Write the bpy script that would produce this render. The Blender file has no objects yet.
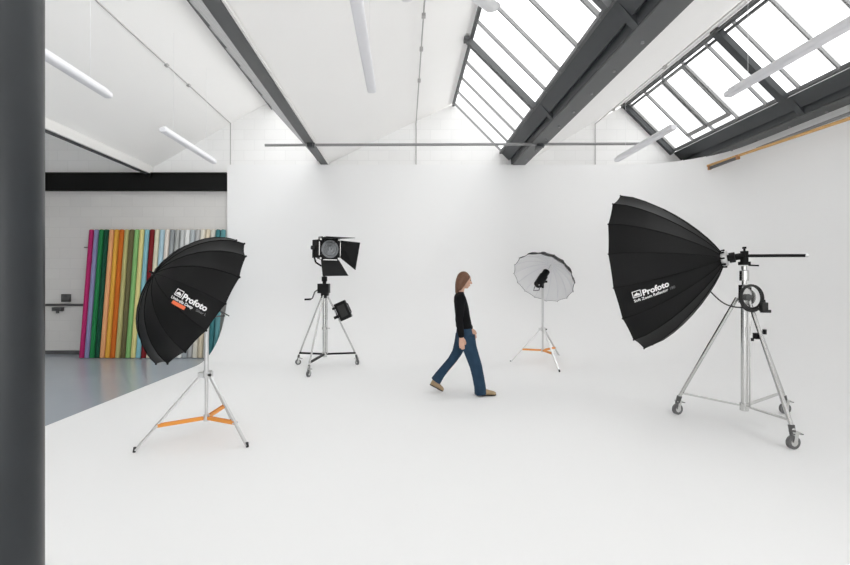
import bpy, bmesh, math, random
from mathutils import Vector as V, Matrix
from mathutils.bvhtree import BVHTree
random.seed(7)
S = bpy.context.scene
C = S.collection
PI = math.pi
R = math.radians

# ------------------------------------------------------------------ camera, light, exposure
cd = bpy.data.cameras.new('camera')
cam = bpy.data.objects.new('camera', cd); C.objects.link(cam)
cam.location = (0, 0, 1.525); cam.rotation_euler = (PI/2, 0, 0)
F = 435.0
cd.sensor_width = 36; cd.lens = F/850*36; cd.shift_x = 20/850; cd.shift_y = 0
cd.clip_start = .05
S.camera = cam

w = bpy.data.worlds.new('sky'); S.world = w; w.use_nodes = True
wb = w.node_tree.nodes['Background']
wb.inputs[0].default_value = (1.0, 1.0, 1.0, 1)
wb.inputs[1].default_value = 1.0
sund = bpy.data.lights.new('sun', 'SUN'); sund.energy = 0.1; sund.angle = R(25); sund.color = (1, .98, .95)
sun = bpy.data.objects.new('sun', sund); C.objects.link(sun)
sun.rotation_euler = (R(18), R(38), 0)
S.view_settings.view_transform = 'Standard'
S.view_settings.look = 'None'
S.view_settings.gamma = 1
S.view_settings.use_curve_mapping = False
S.view_settings.exposure = 1.36
try:
    S.cycles.use_denoising = True
    S.cycles.max_bounces = 16; S.cycles.diffuse_bounces = 12; S.cycles.transparent_max_bounces = 16
    S.cycles.sample_clamp_indirect = 10
except Exception:
    pass

# ------------------------------------------------------------------ materials
def mat(name, col, rough=.6, metal=0, bump=0, bscale=60, var=0, vscale=6, spec=.5, coat=0, brick=None, sheen=0):
    m = bpy.data.materials.new(name); m.use_nodes = True
    nt = m.node_tree; n = nt.nodes; L = nt.links
    p = n['Principled BSDF']
    p.inputs['Base Color'].default_value = (*col, 1)
    p.inputs['Roughness'].default_value = rough
    p.inputs['Metallic'].default_value = metal
    p.inputs['Specular IOR Level'].default_value = spec
    p.inputs['Coat Weight'].default_value = coat
    if sheen:
        p.inputs['Sheen Weight'].default_value = sheen
        p.inputs['Sheen Roughness'].default_value = .5
    tc = n.new('ShaderNodeTexCoord')
    if var:
        no = n.new('ShaderNodeTexNoise'); no.inputs['Scale'].default_value = vscale; no.inputs['Detail'].default_value = 4
        L.new(tc.outputs['Object'], no.inputs['Vector'])
        mx = n.new('ShaderNodeMix'); mx.data_type = 'RGBA'
        mx.inputs[6].default_value = (*[c*(1-var) for c in col], 1)
        mx.inputs[7].default_value = (*[min(1, c*(1+var)) for c in col], 1)
        L.new(no.outputs['Fac'], mx.inputs[0]); L.new(mx.outputs[2], p.inputs['Base Color'])
    if brick:
        mp = n.new('ShaderNodeMapping'); mp.inputs['Rotation'].default_value = (R(90), 0, 0)
        L.new(tc.outputs['Object'], mp.inputs['Vector'])
        bt = n.new('ShaderNodeTexBrick')
        bt.inputs['Scale'].default_value = 1; bt.inputs['Brick Width'].default_value = brick[0]; bt.inputs['Row Height'].default_value = brick[1]
        bt.inputs['Mortar Size'].default_value = .008; bt.inputs['Mortar Smooth'].default_value = .4
        bt.inputs['Color1'].default_value = (*col, 1); bt.inputs['Color2'].default_value = (*[c*.97 for c in col], 1)
        bt.inputs['Mortar'].default_value = (*[c*.93 for c in col], 1)
        L.new(mp.outputs[0], bt.inputs['Vector']); L.new(bt.outputs['Color'], p.inputs['Base Color'])
        bu = n.new('ShaderNodeBump'); bu.inputs['Strength'].default_value = .12; bu.inputs['Distance'].default_value = .006; bu.invert = True
        L.new(bt.outputs['Fac'], bu.inputs['Height']); L.new(bu.outputs[0], p.inputs['Normal'])
    elif bump:
        no = n.new('ShaderNodeTexNoise'); no.inputs['Scale'].default_value = bscale; no.inputs['Detail'].default_value = 3
        L.new(tc.outputs['Object'], no.inputs['Vector'])
        bu = n.new('ShaderNodeBump'); bu.inputs['Strength'].default_value = bump; bu.inputs['Distance'].default_value = .01
        L.new(no.outputs['Fac'], bu.inputs['Height']); L.new(bu.outputs[0], p.inputs['Normal'])
    return m

M = {}
M['cyc'] = mat('white_cove_paint', (.91, .91, .91), .7, spec=.25, bump=.02, bscale=4)
M['ceil'] = mat('white_ceiling_board', (.95, .94, .928), .8, spec=.2, var=.01, vscale=1.5)
M['brick'] = mat('white_painted_blockwork', (.93, .927, .92), .7, spec=.25, brick=(.45, .225))
M['greywall'] = mat('grey_painted_blockwork', (.75, .735, .715), .7, spec=.25, brick=(.45, .225))
M['floor'] = mat('grey_painted_floor', (.38, .42, .465), .22, spec=.5, bump=.03, bscale=3, var=.05, vscale=1.2)
M['steel'] = mat('charcoal_steel_paint', (.042, .046, .050), .5, var=.12, vscale=5, bump=.05, bscale=30)
M['steelmid'] = mat('grey_steel_paint', (.11, .113, .115), .5, var=.08, vscale=5)
M['blacksteel'] = mat('black_steel_paint', (.006, .006, .006), .7, spec=.2)
M['column'] = mat('slate_column_paint', (.012, .015, .018), .33, var=.35, vscale=5, bump=.12, bscale=14)
M['bar'] = mat('glazing_bar_grey', (.27, .27, .27), .5)
M['whitetrim'] = mat('white_trim_paint', (.83, .82, .80), .6)
M['conduit'] = mat('grey_conduit', (.45, .44, .43), .5)
M['lamp'] = mat('white_batten_plastic', (.78, .78, .81), .45)
M['lamptop'] = mat('white_batten_body', (.82, .82, .83), .5)
M['black'] = mat('black_plastic', (.006, .006, .0065), .5, spec=.2)
M['fabric'] = mat('black_umbrella_fabric', (.004, .004, .0042), .5, spec=.18, bump=.05, bscale=300)
M['fabric2'] = mat('black_reflector_fabric', (.004, .004, .0042), .55, spec=.19, bump=.05, bscale=300)
M['lining'] = mat('white_umbrella_lining', (.88, .88, .885), .7, spec=.2)
M['piping'] = mat('black_seam_tape', (.003, .003, .003), .6, spec=.12)
M['print'] = mat('white_print', (.85, .85, .85), .6)
M['printdim'] = mat('grey_print', (.16, .16, .165), .6)
M['orangeprint'] = mat('orange_red_print', (.80, .16, .06), .6)
M['alu'] = mat('satin_aluminium', (.66, .66, .66), .32, metal=.9)
M['chrome'] = mat('chromed_steel', (.62, .62, .61), .25, metal=1)
M['darkmetal'] = mat('dark_grey_metal', (.10, .10, .10), .45, metal=.4)
M['orange'] = mat('orange_strut_plastic', (.80, .31, .045), .45)
M['rubber'] = mat('black_rubber', (.02, .02, .02), .7)
M['wheel'] = mat('grey_rubber_tyre', (.13, .13, .13), .6)
M['lens'] = mat('fresnel_lens_glass', (.20, .21, .22), .25, metal=.35, coat=.4)
M['timber'] = mat('orange_timber_rail', (.62, .36, .13), .45, var=.15, vscale=8)
M['copper'] = mat('copper_fitting', (.45, .22, .10), .35, metal=.6)
M['skin'] = mat('skin', (.62, .38, .28), .5, spec=.3)
M['hair'] = mat('brown_hair', (.13, .055, .026), .5, bump=.4, bscale=90, var=.35, vscale=25)
M['top'] = mat('black_knit', (.008, .008, .009), .85, spec=.1, bump=.15, bscale=160)
M['denim'] = mat('blue_denim', (.024, .052, .09), .8, spec=.15, var=.25, vscale=14, bump=.15, bscale=120)
M['suede'] = mat('beige_suede', (.42, .31, .19), .8, spec=.15, bump=.1, bscale=100)
M['sole'] = mat('dark_sole', (.06, .05, .04), .7)
M['eye'] = mat('dark_eye', (.02, .012, .01), .3)
M['card'] = mat('cardboard_core', (.42, .31, .2), .8)
g = bpy.data.materials.new('skylight_glass'); g.use_nodes = True
nt = g.node_tree; nt.nodes.remove(nt.nodes['Principled BSDF'])
tr = nt.nodes.new('ShaderNodeBsdfTransparent'); tr.inputs[0].default_value = (.94, .95, .95, 1)
gl = nt.nodes.new('ShaderNodeBsdfGlossy'); gl.inputs['Roughness'].default_value = .05
mx = nt.nodes.new('ShaderNodeMixShader'); mx.inputs[0].default_value = .04
nt.links.new(tr.outputs[0], mx.inputs[1]); nt.links.new(gl.outputs[0], mx.inputs[2])
nt.links.new(mx.outputs[0], nt.nodes['Material Output'].inputs[0])
M['glass'] = g

# ------------------------------------------------------------------ mesh helpers
class MB:
    def __init__(s): s.v = []; s.f = []
    def add(s, vs, fs):
        o = len(s.v); s.v += [V(v) for v in vs]; s.f += [tuple(i+o for i in f) for f in fs]; return s
    def box(s, c, d, rot=None):
        c = V(c); hx, hy, hz = d[0]/2, d[1]/2, d[2]/2
        vs = [V((x, y, z)) for x in (-hx, hx) for y in (-hy, hy) for z in (-hz, hz)]
        if rot is not None: vs = [rot @ v for v in vs]
        return s.add([c+v for v in vs], [(0, 1, 3, 2), (4, 6, 7, 5), (0, 4, 5, 1), (2, 3, 7, 6), (0, 2, 6, 4), (1, 5, 7, 3)])
    def bar(s, p, q, wd, th, up=(0, 0, 1)):
        p = V(p); q = V(q); d = (q-p).normalized(); a = d.cross(V(up)).normalized(); b = a.cross(d)
        vs = []
        for P in (p, q):
            for i, j in ((-1, -1), (1, -1), (1, 1), (-1, 1)): vs.append(P+a*(i*wd/2)+b*(j*th/2))
        return s.add(vs, [(0, 3, 2, 1), (4, 5, 6, 7), (0, 1, 5, 4), (1, 2, 6, 5), (2, 3, 7, 6), (3, 0, 4, 7)])
    def tube(s, pts, r, n=12, cap=True):
        pts = [V(p) for p in pts]
        rs = r if isinstance(r, (list, tuple)) else [r]*len(pts)
        o = len(s.v); prev = None
        for i, p in enumerate(pts):
            d = (pts[min(i+1, len(pts)-1)]-pts[max(i-1, 0)]).normalized()
            if prev is None:
                a = d.cross(V((0, 0, 1)))
                if a.length < .05: a = d.cross(V((0, 1, 0)))
            else: a = prev-d*prev.dot(d)
            a.normalize(); prev = a; b = d.cross(a)
            for k in range(n):
                t = 2*PI*k/n; s.v.append(p+(a*math.cos(t)+b*math.sin(t))*rs[i])
        for i in range(len(pts)-1):
            for k in range(n):
                k2 = (k+1) % n
                s.f.append((o+i*n+k, o+i*n+k2, o+(i+1)*n+k2, o+(i+1)*n+k))
        if cap:
            s.f.append(tuple(o+k for k in range(n))[::-1]); s.f.append(tuple(o+(len(pts)-1)*n+k for k in range(n)))
        return s
    def loft(s, secs, n=20):                          # secs: (centre, half-axis a, half-axis b)
        o = len(s.v)
        for c, a, b in secs:
            for k in range(n):
                t = 2*PI*k/n; s.v.append(V(c)+V(a)*math.cos(t)+V(b)*math.sin(t))
        for i in range(len(secs)-1):
            for k in range(n):
                k2 = (k+1) % n
                s.f.append((o+i*n+k, o+i*n+k2, o+(i+1)*n+k2, o+(i+1)*n+k))
        s.f.append(tuple(o+k for k in range(n))[::-1]); s.f.append(tuple(o+(len(secs)-1)*n+k for k in range(n)))
        return s
    def ball(s, c, r, n=14, m=9, rot=None):
        c = V(c); r = V(r) if hasattr(r, '__len__') else V((r, r, r)); vs = []; fs = []
        vs.append(V((0, 0, r.z)))
        for i in range(1, m):
            ph = PI*i/m
            for k in range(n):
                t = 2*PI*k/n; vs.append(V((r.x*math.sin(ph)*math.cos(t), r.y*math.sin(ph)*math.sin(t), r.z*math.cos(ph))))
        vs.append(V((0, 0, -r.z)))
        for k in range(n): fs.append((0, 1+k, 1+(k+1) % n))
        for i in range(m-2):
            for k in range(n):
                k2 = (k+1) % n; fs.append((1+i*n+k, 1+(i+1)*n+k, 1+(i+1)*n+k2, 1+i*n+k2))
        l = len(vs)-1; b = 1+(m-2)*n
        for k in range(n): fs.append((l, b+(k+1) % n, b+k))
        if rot is not None: vs = [rot @ v for v in vs]
        return s.add([c+v for v in vs], fs)
    def limb(s, pts, rs):
        for i in range(len(pts)-1):
            p, q = V(pts[i]), V(pts[i+1])
            s.tube([p, p.lerp(q, .5), q], [rs[i], (rs[i]+rs[i+1])/2, rs[i+1]], 14)
        for p, r in zip(pts, rs): s.ball(p, r, 12, 8)
        return s
    def prism(s, poly, y0, y1):                        # poly in (x, z), extruded along y
        n = len(poly)
        vs = [(x, y0, z) for x, z in poly]+[(x, y1, z) for x, z in poly]
        return s.add(vs, [tuple(range(n)), tuple(range(2*n-1, n-1, -1))]+[(i, i+n, (i+1) % n+n, (i+1) % n) for i in range(n)])
    def torus(s, c, nrm, r, t, n=28, m=8, a0=0, a1=2*PI):
        c = V(c); nrm = V(nrm).normalized(); a = nrm.cross(V((0, 0, 1)))
        if a.length < .05: a = nrm.cross(V((1, 0, 0)))
        a.normalize(); b = nrm.cross(a)
        pts = [c+(a*math.cos(a0+(a1-a0)*i/n)+b*math.sin(a0+(a1-a0)*i/n))*r for i in range(n+1)]
        return s.tube(pts, t, m)

ORG = {}
def link(name, me, m, parent=None, loc=None, smooth=35):
    if m is not None and not me.materials: me.materials.append(m)
    if smooth:
        me.polygons.foreach_set('use_smooth', [True]*len(me.polygons)); me.set_sharp_from_angle(angle=R(smooth))
    o = bpy.data.objects.new(name, me); C.objects.link(o)
    if parent is not None: o.parent = parent
    return o
def obj(name, mb, m, parent=None, smooth=35, loc=None, sub=0):
    """one mesh object; vertices are given in world space, the origin is the thing's base"""
    if parent is not None: org = ORG[parent.name]
    elif loc is not None: org = V(loc)
    else:
        xs = [v.x for v in mb.v]; ys = [v.y for v in mb.v]; zs = [v.z for v in mb.v]
        org = V(((min(xs)+max(xs))/2, (min(ys)+max(ys))/2, min(zs)))
    me = bpy.data.meshes.new(name)
    me.from_pydata([v-org for v in mb.v], [], mb.f); me.update()
    bm = bmesh.new(); bm.from_mesh(me); bmesh.ops.recalc_face_normals(bm, faces=bm.faces); bm.to_mesh(me); bm.free()
    o = link(name, me, m, parent, smooth=smooth)
    if parent is None: o.location = org
    ORG[o.name] = org
    return o
def tag(o, label, cat, group=None):
    o['label'] = label; o['category'] = cat
    if group: o['group'] = group
    return o
def thing(name, label, cat, loc, group=None):
    o = bpy.data.objects.new(name, None); C.objects.link(o); o.location = loc; o.empty_display_size = .1
    ORG[o.name] = V(loc); return tag(o, label, cat, group)
def struct(name, mb, m, parent=None, smooth=35):
    o = obj(name, mb, m, parent, smooth)
    if parent is None: o['kind'] = 'structure'
    return o
def bevel(o, wd=.004, seg=2):
    b = o.modifiers.new('bevel', 'BEVEL'); b.width = wd; b.segments = seg; b.limit_method = 'ANGLE'; b.angle_limit = R(40); return o
def remeshed(name, mb, m, parent, vox=.006, smooth_it=4):
    o = obj(name+'_raw', mb, m, parent, smooth=0)
    r = o.modifiers.new('r', 'REMESH'); r.mode = 'VOXEL'; r.voxel_size = vox
    if smooth_it:
        k = o.modifiers.new('s', 'SMOOTH'); k.factor = .5; k.iterations = smooth_it
    bpy.context.view_layer.update()
    me = bpy.data.meshes.new_from_object(o.evaluated_get(bpy.context.evaluated_depsgraph_get()))
    bpy.data.objects.remove(o)
    me.name = name
    n = link(name, me, m, parent, smooth=0)
    me.polygons.foreach_set('use_smooth', [True]*len(me.polygons))
    ORG[n.name] = ORG[parent.name]
    return n

# ------------------------------------------------------------------ structure
YB, YF = 9.45, -6.0                                    # brick wall, open end behind the camera
XL, XR = -3.82, 6.30                                   # ends of the painted cove
CT = 4.06                                              # top of the cove wall
# painted cove: floor, curved foot, wall, rounded corner on the right, one continuous shell
def cove():
    rc = 1.42; cr_ = 1.4; yb = 9.35
    path = []                                          # (point on wall, inward normal)
    for i in range(9): path.append((V((XL+(XR-rc-XL)*i/8, yb, 0)), V((0, -1, 0))))
    for i in range(1, 13):
        t = R(90)*(1-i/12); path.append((V((XR-rc+rc*math.cos(t), yb-rc+rc*math.sin(t), 0)), V((-math.cos(t), -math.sin(t), 0))))
    for i in range(1, 9): path.append((V((XR, yb-rc+(YF-yb+rc)*i/8, 0)), V((-1, 0, 0))))
    prof = [(0, CT), (0, 2.6)]+[(cr_-cr_*math.cos(R(a)), cr_-cr_*math.sin(R(a))) for a in range(0, 91, 5)]
    bm = bmesh.new(); rows = []
    for p, nrm in path: rows.append([bm.verts.new(p+nrm*d+V((0, 0, z))) for d, z in prof])
    for i in range(len(rows)-1):
        for j in range(len(prof)-1):
            try: bm.faces.new((rows[i][j], rows[i+1][j], rows[i+1][j+1], rows[i][j+1]))
            except Exception: pass
    ends = [r_[-1].co.copy() for r_ in rows]
    if bm.faces: bm.faces.ensure_lookup_table()
    bm.normal_update()
    if bm.faces[0].normal.y > 0:
        for f_ in bm.faces: f_.normal_flip()
    fl = bm.faces.new([bm.verts.new(e) for e in ends]+[bm.verts.new((XL, YF, 0))])
    bm.normal_update()
    if fl.normal.z < 0: fl.normal_flip()
    # closed left end, ledge on top, step at the floor edge
    e_ = [bm.verts.new((XL, yb-d, z)) for d, z in prof]
    bm.faces.new(e_+[bm.verts.new((XL, yb-cr_, -.05)), bm.verts.new((XL, yb+.1, -.05)), bm.verts.new((XL, yb+.1, CT))])
    bm.faces.new([bm.verts.new(v) for v in ((XL, yb-cr_, 0), (XL, YF, 0), (XL, YF, -.05), (XL, yb-cr_, -.05))])
    lg_ = [bm.verts.new(p+V((0, 0, CT))) for p, n_ in path]; lo_ = [bm.verts.new(p-n_*.025+V((0, 0, CT))) for p, n_ in path]
    for i in range(len(path)-1): bm.faces.new((lg_[i], lg_[i+1], lo_[i+1], lo_[i]))
    for f_ in bm.faces: f_.smooth = True
    me = bpy.data.meshes.new('wall_cove'); bm.to_mesh(me); bm.free()
    o = link('wall_cove', me, M['cyc'], smooth=30); o['kind'] = 'structure'
    return o
cove()
struct('floor', MB().box((-6.5, (YF+YB)/2, -.13), (5.4, YB-YF, .2)).box((2, (YF+YB)/2, -.13), (11.6, YB-YF, .1)), M['floor'])
struct('wall_back', MB().prism([(-3.8, -.1), (6.45, -.1), (6.45, 4.3), (5.86, 4.36), (4.82, 5.41), (2.62, 4.18), (2.13, 4.34), (1.07, 5.41), (-1.66, 4.16), (-1.84, 4.19), (-2.84, 5.50), (-3.8, 5.05)], YB, YB+.2).prism([(-9.4, 3.8), (-3.8, 3.8), (-3.8, 5.05), (-5.5, 4.1), (-6.6, 5.42), (-9.4, 4.1)], YB, YB+.2), M['brick'])
struct('wall_left', MB().box((-6.6, YB+.1, 1.8), (5.6, .2, 4.0)).box((-9.3, (YF+YB)/2, 2.0), (.2, YB-YF, 4.4)), M['greywall'])
struct('wall_right', MB().box((6.55, (YF+YB)/2, 2.05), (.2, YB-YF, 4.3)), M['brick'])
struct('wall_front', MB().prism([(-9.4, -.1), (-4.2, -.1), (-4.2, 3.7), (5.9, 3.7), (5.9, -.1), (6.45, -.1), (6.45, 4.2), (5.95, 4.2), (4.8, 5.42), (2.6, 4.15), (2.15, 4.3), (1.04, 5.42), (-1.6, 4.15), (-1.9, 4.15), (-2.78, 5.5), (-5.5, 4.08), (-6.6, 5.42), (-9.4, 4.1)], YF-.2, YF), M['brick'])  # unseen end wall; its wide opening is shaped to let in flat frontal daylight
# roof slopes
def slab(mb, p, q, th=.12):
    p = V((p[0], 0, p[1])); q = V((q[0], 0, q[1])); d = (q-p).normalized(); n = V((-d.z, 0, d.x))
    if n.z < 0: n = -n
    return mb.prism([(p.x, p.z), (q.x, q.z), ((q+n*th).x, (q+n*th).z), ((p+n*th).x, (p+n*th).z)], YF, YB+.1)
RIDGE = [(-2.79, 5.38), (1.05, 5.38), (4.80, 5.38)]
VAL = [(-1.90, 4.16), (2.09, 4.33), (5.82, 4.36)]
mb = MB()
slab(mb, (-5.5, 4.01), (-2.80, 5.53)); mb.prism([(-2.92, 5.33), (-2.86, 5.33), (-2.80, 5.60), (-2.92, 5.60)], YF, YB+.1); slab(mb, (-1.68, 4.10), (1.045, 5.432)); slab(mb, (2.62, 4.12), (4.795, 5.435))
slab(mb, (-6.6, 5.4), (-5.56, 4.02), .06); slab(mb, (-9.4, 4.0), (-6.6, 5.42))
slab(mb, (6.30, 4.14), (6.7, 4.4))
struct('ceiling', mb, M['ceil'])
# skylights
SP = .59
BARS = [9.34-SP*k for k in range(28) if 9.34-SP*k > YF]
def skylight(idx, rg, vl):
    p = V((rg[0], 0, rg[1])); q = V((vl[0], 0, vl[1])); d = (q-p).normalized(); n = V((d.z, 0, -d.x))
    if n.z < 0: n = -n
    fr = MB()
    fr.bar(p+V((0, YF, 0)), p+V((0, YB, 0)), .05, .06)
    if idx == 3: fr.bar(p+d*.09+V((0, YF, 0)), p+d*.09+V((0, YB, 0)), .03, .04); fr.bar(p+V((-.09, YF, -.05)), p+V((-.09, YB, -.05)), .03, .04)
    fr.bar(q-d*.02+V((0, YF, 0)), q-d*.02+V((0, YB, 0)), .05, .05)
    root = struct('window_%d' % idx, fr, M['steelmid'])
    for i, y in enumerate(BARS):
        obj('glazing_bar', MB().bar(p+V((0, y, 0)), q+V((0, y, 0)), .028, .045, up=n), M['bar'], root)
        y2 = BARS[i+1] if i+1 < len(BARS) else YF
        a = p+n*.02; b = q+n*.02
        obj('pane', MB().add([a+V((0, y-.01, 0)), a+V((0, y2+.01, 0)), b+V((0, y2+.01, 0)), b+V((0, y-.01, 0))], [(0, 1, 2, 3)]), M['glass'], root, smooth=0)
    for y in {1: (), 2: (6.85, 4.35, 1.9, -.5, -3.0), 3: (9.38, 6.62, 4.1, 1.6, -.9, -3.4)}[idx]:
        dn = -n*.07
        obj('rafter', MB().bar(p+dn+V((0, y, 0)), q+dn+V((0, y, 0)), .085 if idx == 2 else (.12 if y < 9 else .08), .09, up=n), M['steel'] if idx == 3 else M['steelmid'], root)
        obj('ridge_clamp', MB().box(p+dn+V((-.03, y, .02)), (.08, .12, .06)), M['steelmid'], root)
    return root, p, q, d, n
skylight(1, (-2.88, 5.31), (-1.86, 4.17))
skylight(2, RIDGE[1], VAL[1])
wroot, p, q, d, n = skylight(3, RIDGE[2], VAL[2])
L = (q-p).length
for i in (1, 2):
    y0, y1 = BARS[i]-.03, BARS[i+1]+.03
    a = p+d*.10-n*.03; b = p+d*(L-.19)-n*.03; sf = MB()
    sf.bar(a+V((0, y0, 0)), b+V((0, y0, 0)), .035, .04, up=n).bar(a+V((0, y1, 0)), b+V((0, y1, 0)), .035, .04, up=n)
    sf.bar(b+V((0, y0, 0)), b+V((0, y1, 0)), .075, .04, up=n).bar(a+V((0, y0, 0)), a+V((0, y1, 0)), .035, .04, up=n)
    obj('opening_sash', sf, M['bar'], wroot)

# valley girders
def girder(x, label, bottom=.30, wide=True):
    # x = top-left edge of the sloping web; profile in (x, z)
    if wide:
        pr = [(x, 4.33), (x+.16, 4.17), (x+.205, 4.20), (x+.215, 4.085), (x+.235, 4.07), (x+.49, 4.07), (x+.52, 4.10), (x+.45, 4.34), (x+.2, 4.46)]
    else:
        pr = [(x+.03, 4.16), (x+.07, 4.06), (x+.215, 4.06), (x+.235, 4.12), (x+.2, 4.24), (x+.06, 4.24)]
    t = thing('valley_girder', label, 'beam', (x, 2, 4.06), 'steel girders in the roof valleys')
    obj('web', MB().prism(pr, YF, YB-.02), M['steelmid'] if not wide else M['steel'], t)
    return t, pr
g1, _ = girder(-1.88, 'narrow dark grey roof girder running back above the barn-door lamp', wide=False)
obj('lip', MB().box((-1.645, (YF+YB)/2, 4.085), (.025, YB-YF-.06, .03)), M['whitetrim'], g1)
g2, _ = girder(2.09, 'broad charcoal roof girder under the middle skylight')
g3, _ = girder(5.82, 'broad charcoal roof girder under the right-hand skylight')
for t, x in ((g2, 2.09), (g3, 5.82)):
    obj('flange', MB().box((x+.36, (YF+YB)/2, 4.06), (.27, YB-YF-.06, .02)), M['steelmid'], t)
    for y in (6.83, 4.36, 1.9) if x < 3 else (6.62, 4.1, 1.6):
        obj('stiffener', MB().prism([(x+.02, 4.31), (x+.16, 4.14), (x+.24, 4.05), (x+.30, 4.05), (x+.30, 4.3)], y-.05, y+.05), M['steel'], t)
    for k in range(8):
        y = 8.9-.62*k
        obj('bolt', MB().tube([(x+.40, y, 4.052), (x+.40, y, 4.03)], .018, 8), M['bar'], t)
# eaves edge on the left
t = thing('eaves_gutter', 'thin dark gutter edge with white lip along the left roof eaves', 'gutter', (-5.5, 2, 3.86))
obj('gutter', MB().box((-5.53, (YF+YB)/2, 3.865), (.05, YB-YF-.04, .05)), M['steel'], t)
obj('lip', MB().prism([(-5.50, 3.87), (-5.46, 3.87), (-5.46, 4.035), (-5.50, 4.02)], YF+.02, YB-.02), M['whitetrim'], t)
# black cross beam in front of the left wall
t = thing('cross_beam', 'black steel beam spanning above the coloured paper rolls', 'beam', (-6.5, 9.25, 3.5))
obj('web', MB().box((-6.51, 9.40, 3.695), (5.36, .09, .36)), M['blacksteel'], t)
obj('flange', MB().box((-6.51, 9.385, 3.878), (5.36, .12, .02)), M['blacksteel'], t)
obj('flange', MB().box((-6.51, 9.385, 3.515), (5.36, .12, .02)), M['blacksteel'], t)
obj('bracket', MB().box((-5.5, 9.31, 3.81), (.12, .05, .08)), M['blacksteel'], t)
# dark round column near the camera
t = thing('column', 'dark slate round steel column at the left edge, nearest the camera', 'column', (-1.35, 1.5, 0))
obj('shaft', MB().tube([(-1.377, 1.5, .02), (-1.377, 1.5, 4.25)], .105, 48), M['column'], t)
obj('base_plate', MB().box((-1.377, 1.5, .01), (.34, .34, .02)), M['steel'], t)

# long pipe across the room
t = thing('cross_pipe', 'thin grey pipe spanning the room just under the roof girders', 'pipe', (.85, 7.95, 4.0))
obj('tube', MB().tube([(-2.56, 7.95, 4.035), (4.3, 7.95, 4.06)], .025, 12), M['bar'], t)
for x in (-1.73, 2.45):
    obj('clamp', MB().box((x, 7.95, 4.045), (.10, .10, .10)).tube([(x+.07, 7.93, 3.98), (x+.07, 7.93, 4.14)], .012, 8), M['steel'], t)

# conduits
def conduit(label, pts, r=.011, boxes=()):
    t = thing('conduit', label, 'conduit', pts[-1], 'conduits on the roof slopes')
    r = .010
    obj('tube', MB().tube(pts, r, 8), M['conduit'], t)
    for b in boxes: obj('junction_box', MB().box(b, (.05, .06, .04)), M['conduit'], t)
conduit('grey conduit on the left roof slope above the coloured rolls', [(-3.78, YF, 4.975), (-3.78, 9.42, 4.975), (-3.78, 9.42, CT+.02)],
        boxes=[(-3.78, 6.9, 4.97), (-3.78, 7.6, 4.97)])
conduit('grey conduit running back along the middle of the central roof slope', [(.24, YF, 4.98), (.24, 9.42, 4.98), (.24, 9.42, CT+.02)],
        boxes=[(.24, 5.6, 4.96), (.24, 6.4, 4.96), (.24, 7.4, 4.96), (.24, 4.4, 4.96)])
conduit('grey conduit high on the right roof slope beside the right-hand skylight', [(4.12, YF, 4.96), (4.12, 9.42, 4.96), (4.12, 9.42, CT+.02)],
        boxes=[(4.12, 6.9, 4.94), (4.12, 8.6, 4.94)])

# hanging batten lamps
def slope_z(x):
    for a, b in (((-5.5, 4.05), (-2.76, 5.55)), ((-1.68, 4.10), (1.02, 5.42)), ((2.62, 4.12), (4.77, 5.42)), ((4.8, 5.42), (5.82, 4.4))):
        if a[0] <= x <= b[0]: return a[1]+(b[1]-a[1])*(x-a[0])/(b[0]-a[0])
    return 4.6
def batten(x, y0, y1, label, z=3.67, tilt=0):
    t = thing('batten_lamp', label, 'lamp', (x, (y0+y1)/2, z), 'battens hanging below the roof')
    db = MB()
    def ring(y, k): return [(x+.05*k*math.copysign(abs(math.cos(a_))**.6, math.cos(a_)), y, z+.036*k*math.copysign(abs(math.sin(a_))**.6, math.sin(a_))) for a_ in [2*PI*q_/20 for q_ in range(20)]]
    rg = [ring(y, k) for y, k in ((y0, .8), (y0+.012, .97), (y0+.03, 1), (y1-.03, 1), (y1-.012, .97), (y1, .8))]
    db.add(sum(rg, []), [tuple(range(20)), tuple(range(119, 99, -1))]+[(i*20+k, i*20+(k+1) % 20, i*20+20+(k+1) % 20, i*20+20+k) for i in range(5) for k in range(20)])
    obj('diffuser', db, M['lamp'], t)
    obj('housing', MB().box((x, (y0+y1)/2, z+.04+tilt*(y1-y0)/2), (.05, y1-y0-.08, .03)), M['lamptop'], t)
    for y in (y0+.3, y1-.3):
        obj('wire', MB().tube([(x, y, z+.05+tilt*(y-y0)), (x, y, slope_z(x)-.01)], .0016, 6), M['lamptop'], t)
batten(-3.4, 3.4, 5.0, 'white hanging batten lamp beside the dark column')
batten(-3.4, 6.09, 7.75, 'white hanging batten lamp above the coloured paper rolls')
batten(-.37, 3.15, 4.86, 'white hanging batten lamp in the middle of the ceiling')
batten(3.69, 3.2, 4.98, 'grey hanging batten lamp crossing the right-hand skylight')
batten(3.71, 6.0, 7.62, 'grey hanging batten lamp in front of the far end of the right-hand skylight')
# fixture entering at the top edge
t = thing('ceiling_fixture', 'white ceiling fixture whose rounded arms just enter the top edge', 'fixture', (.3, 4.0, 4.4))
for e, wd in (((.97, 4.62), .15), ((-.02, 4.47), .12)):
    a = V((.3, 4.0, 4.42)); b = V((e[0], e[1], 4.42)); dd = (b-a).normalized(); sd = V((-dd.y, dd.x, 0))
    obj('arm', MB().loft([(a, sd*wd*.5, V((0, 0, .02))), (b-dd*.05, sd*wd*.6, V((0, 0, .02))), (b-dd*.015, sd*wd*.45, V((0, 0, .016))), (b, sd*wd*.2, V((0, 0, .01)))], 14), M['lamptop'], t)
obj('hub', MB().tube([(.3, 4.0, 4.34), (.3, 4.0, 4.5)], .09, 20), M['lamptop'], t)
obj('rod', MB().tube([(.3, 4.0, 4.5), (.3, 4.0, slope_z(.3)-.005)], .012, 8), M['conduit'], t)

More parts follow.
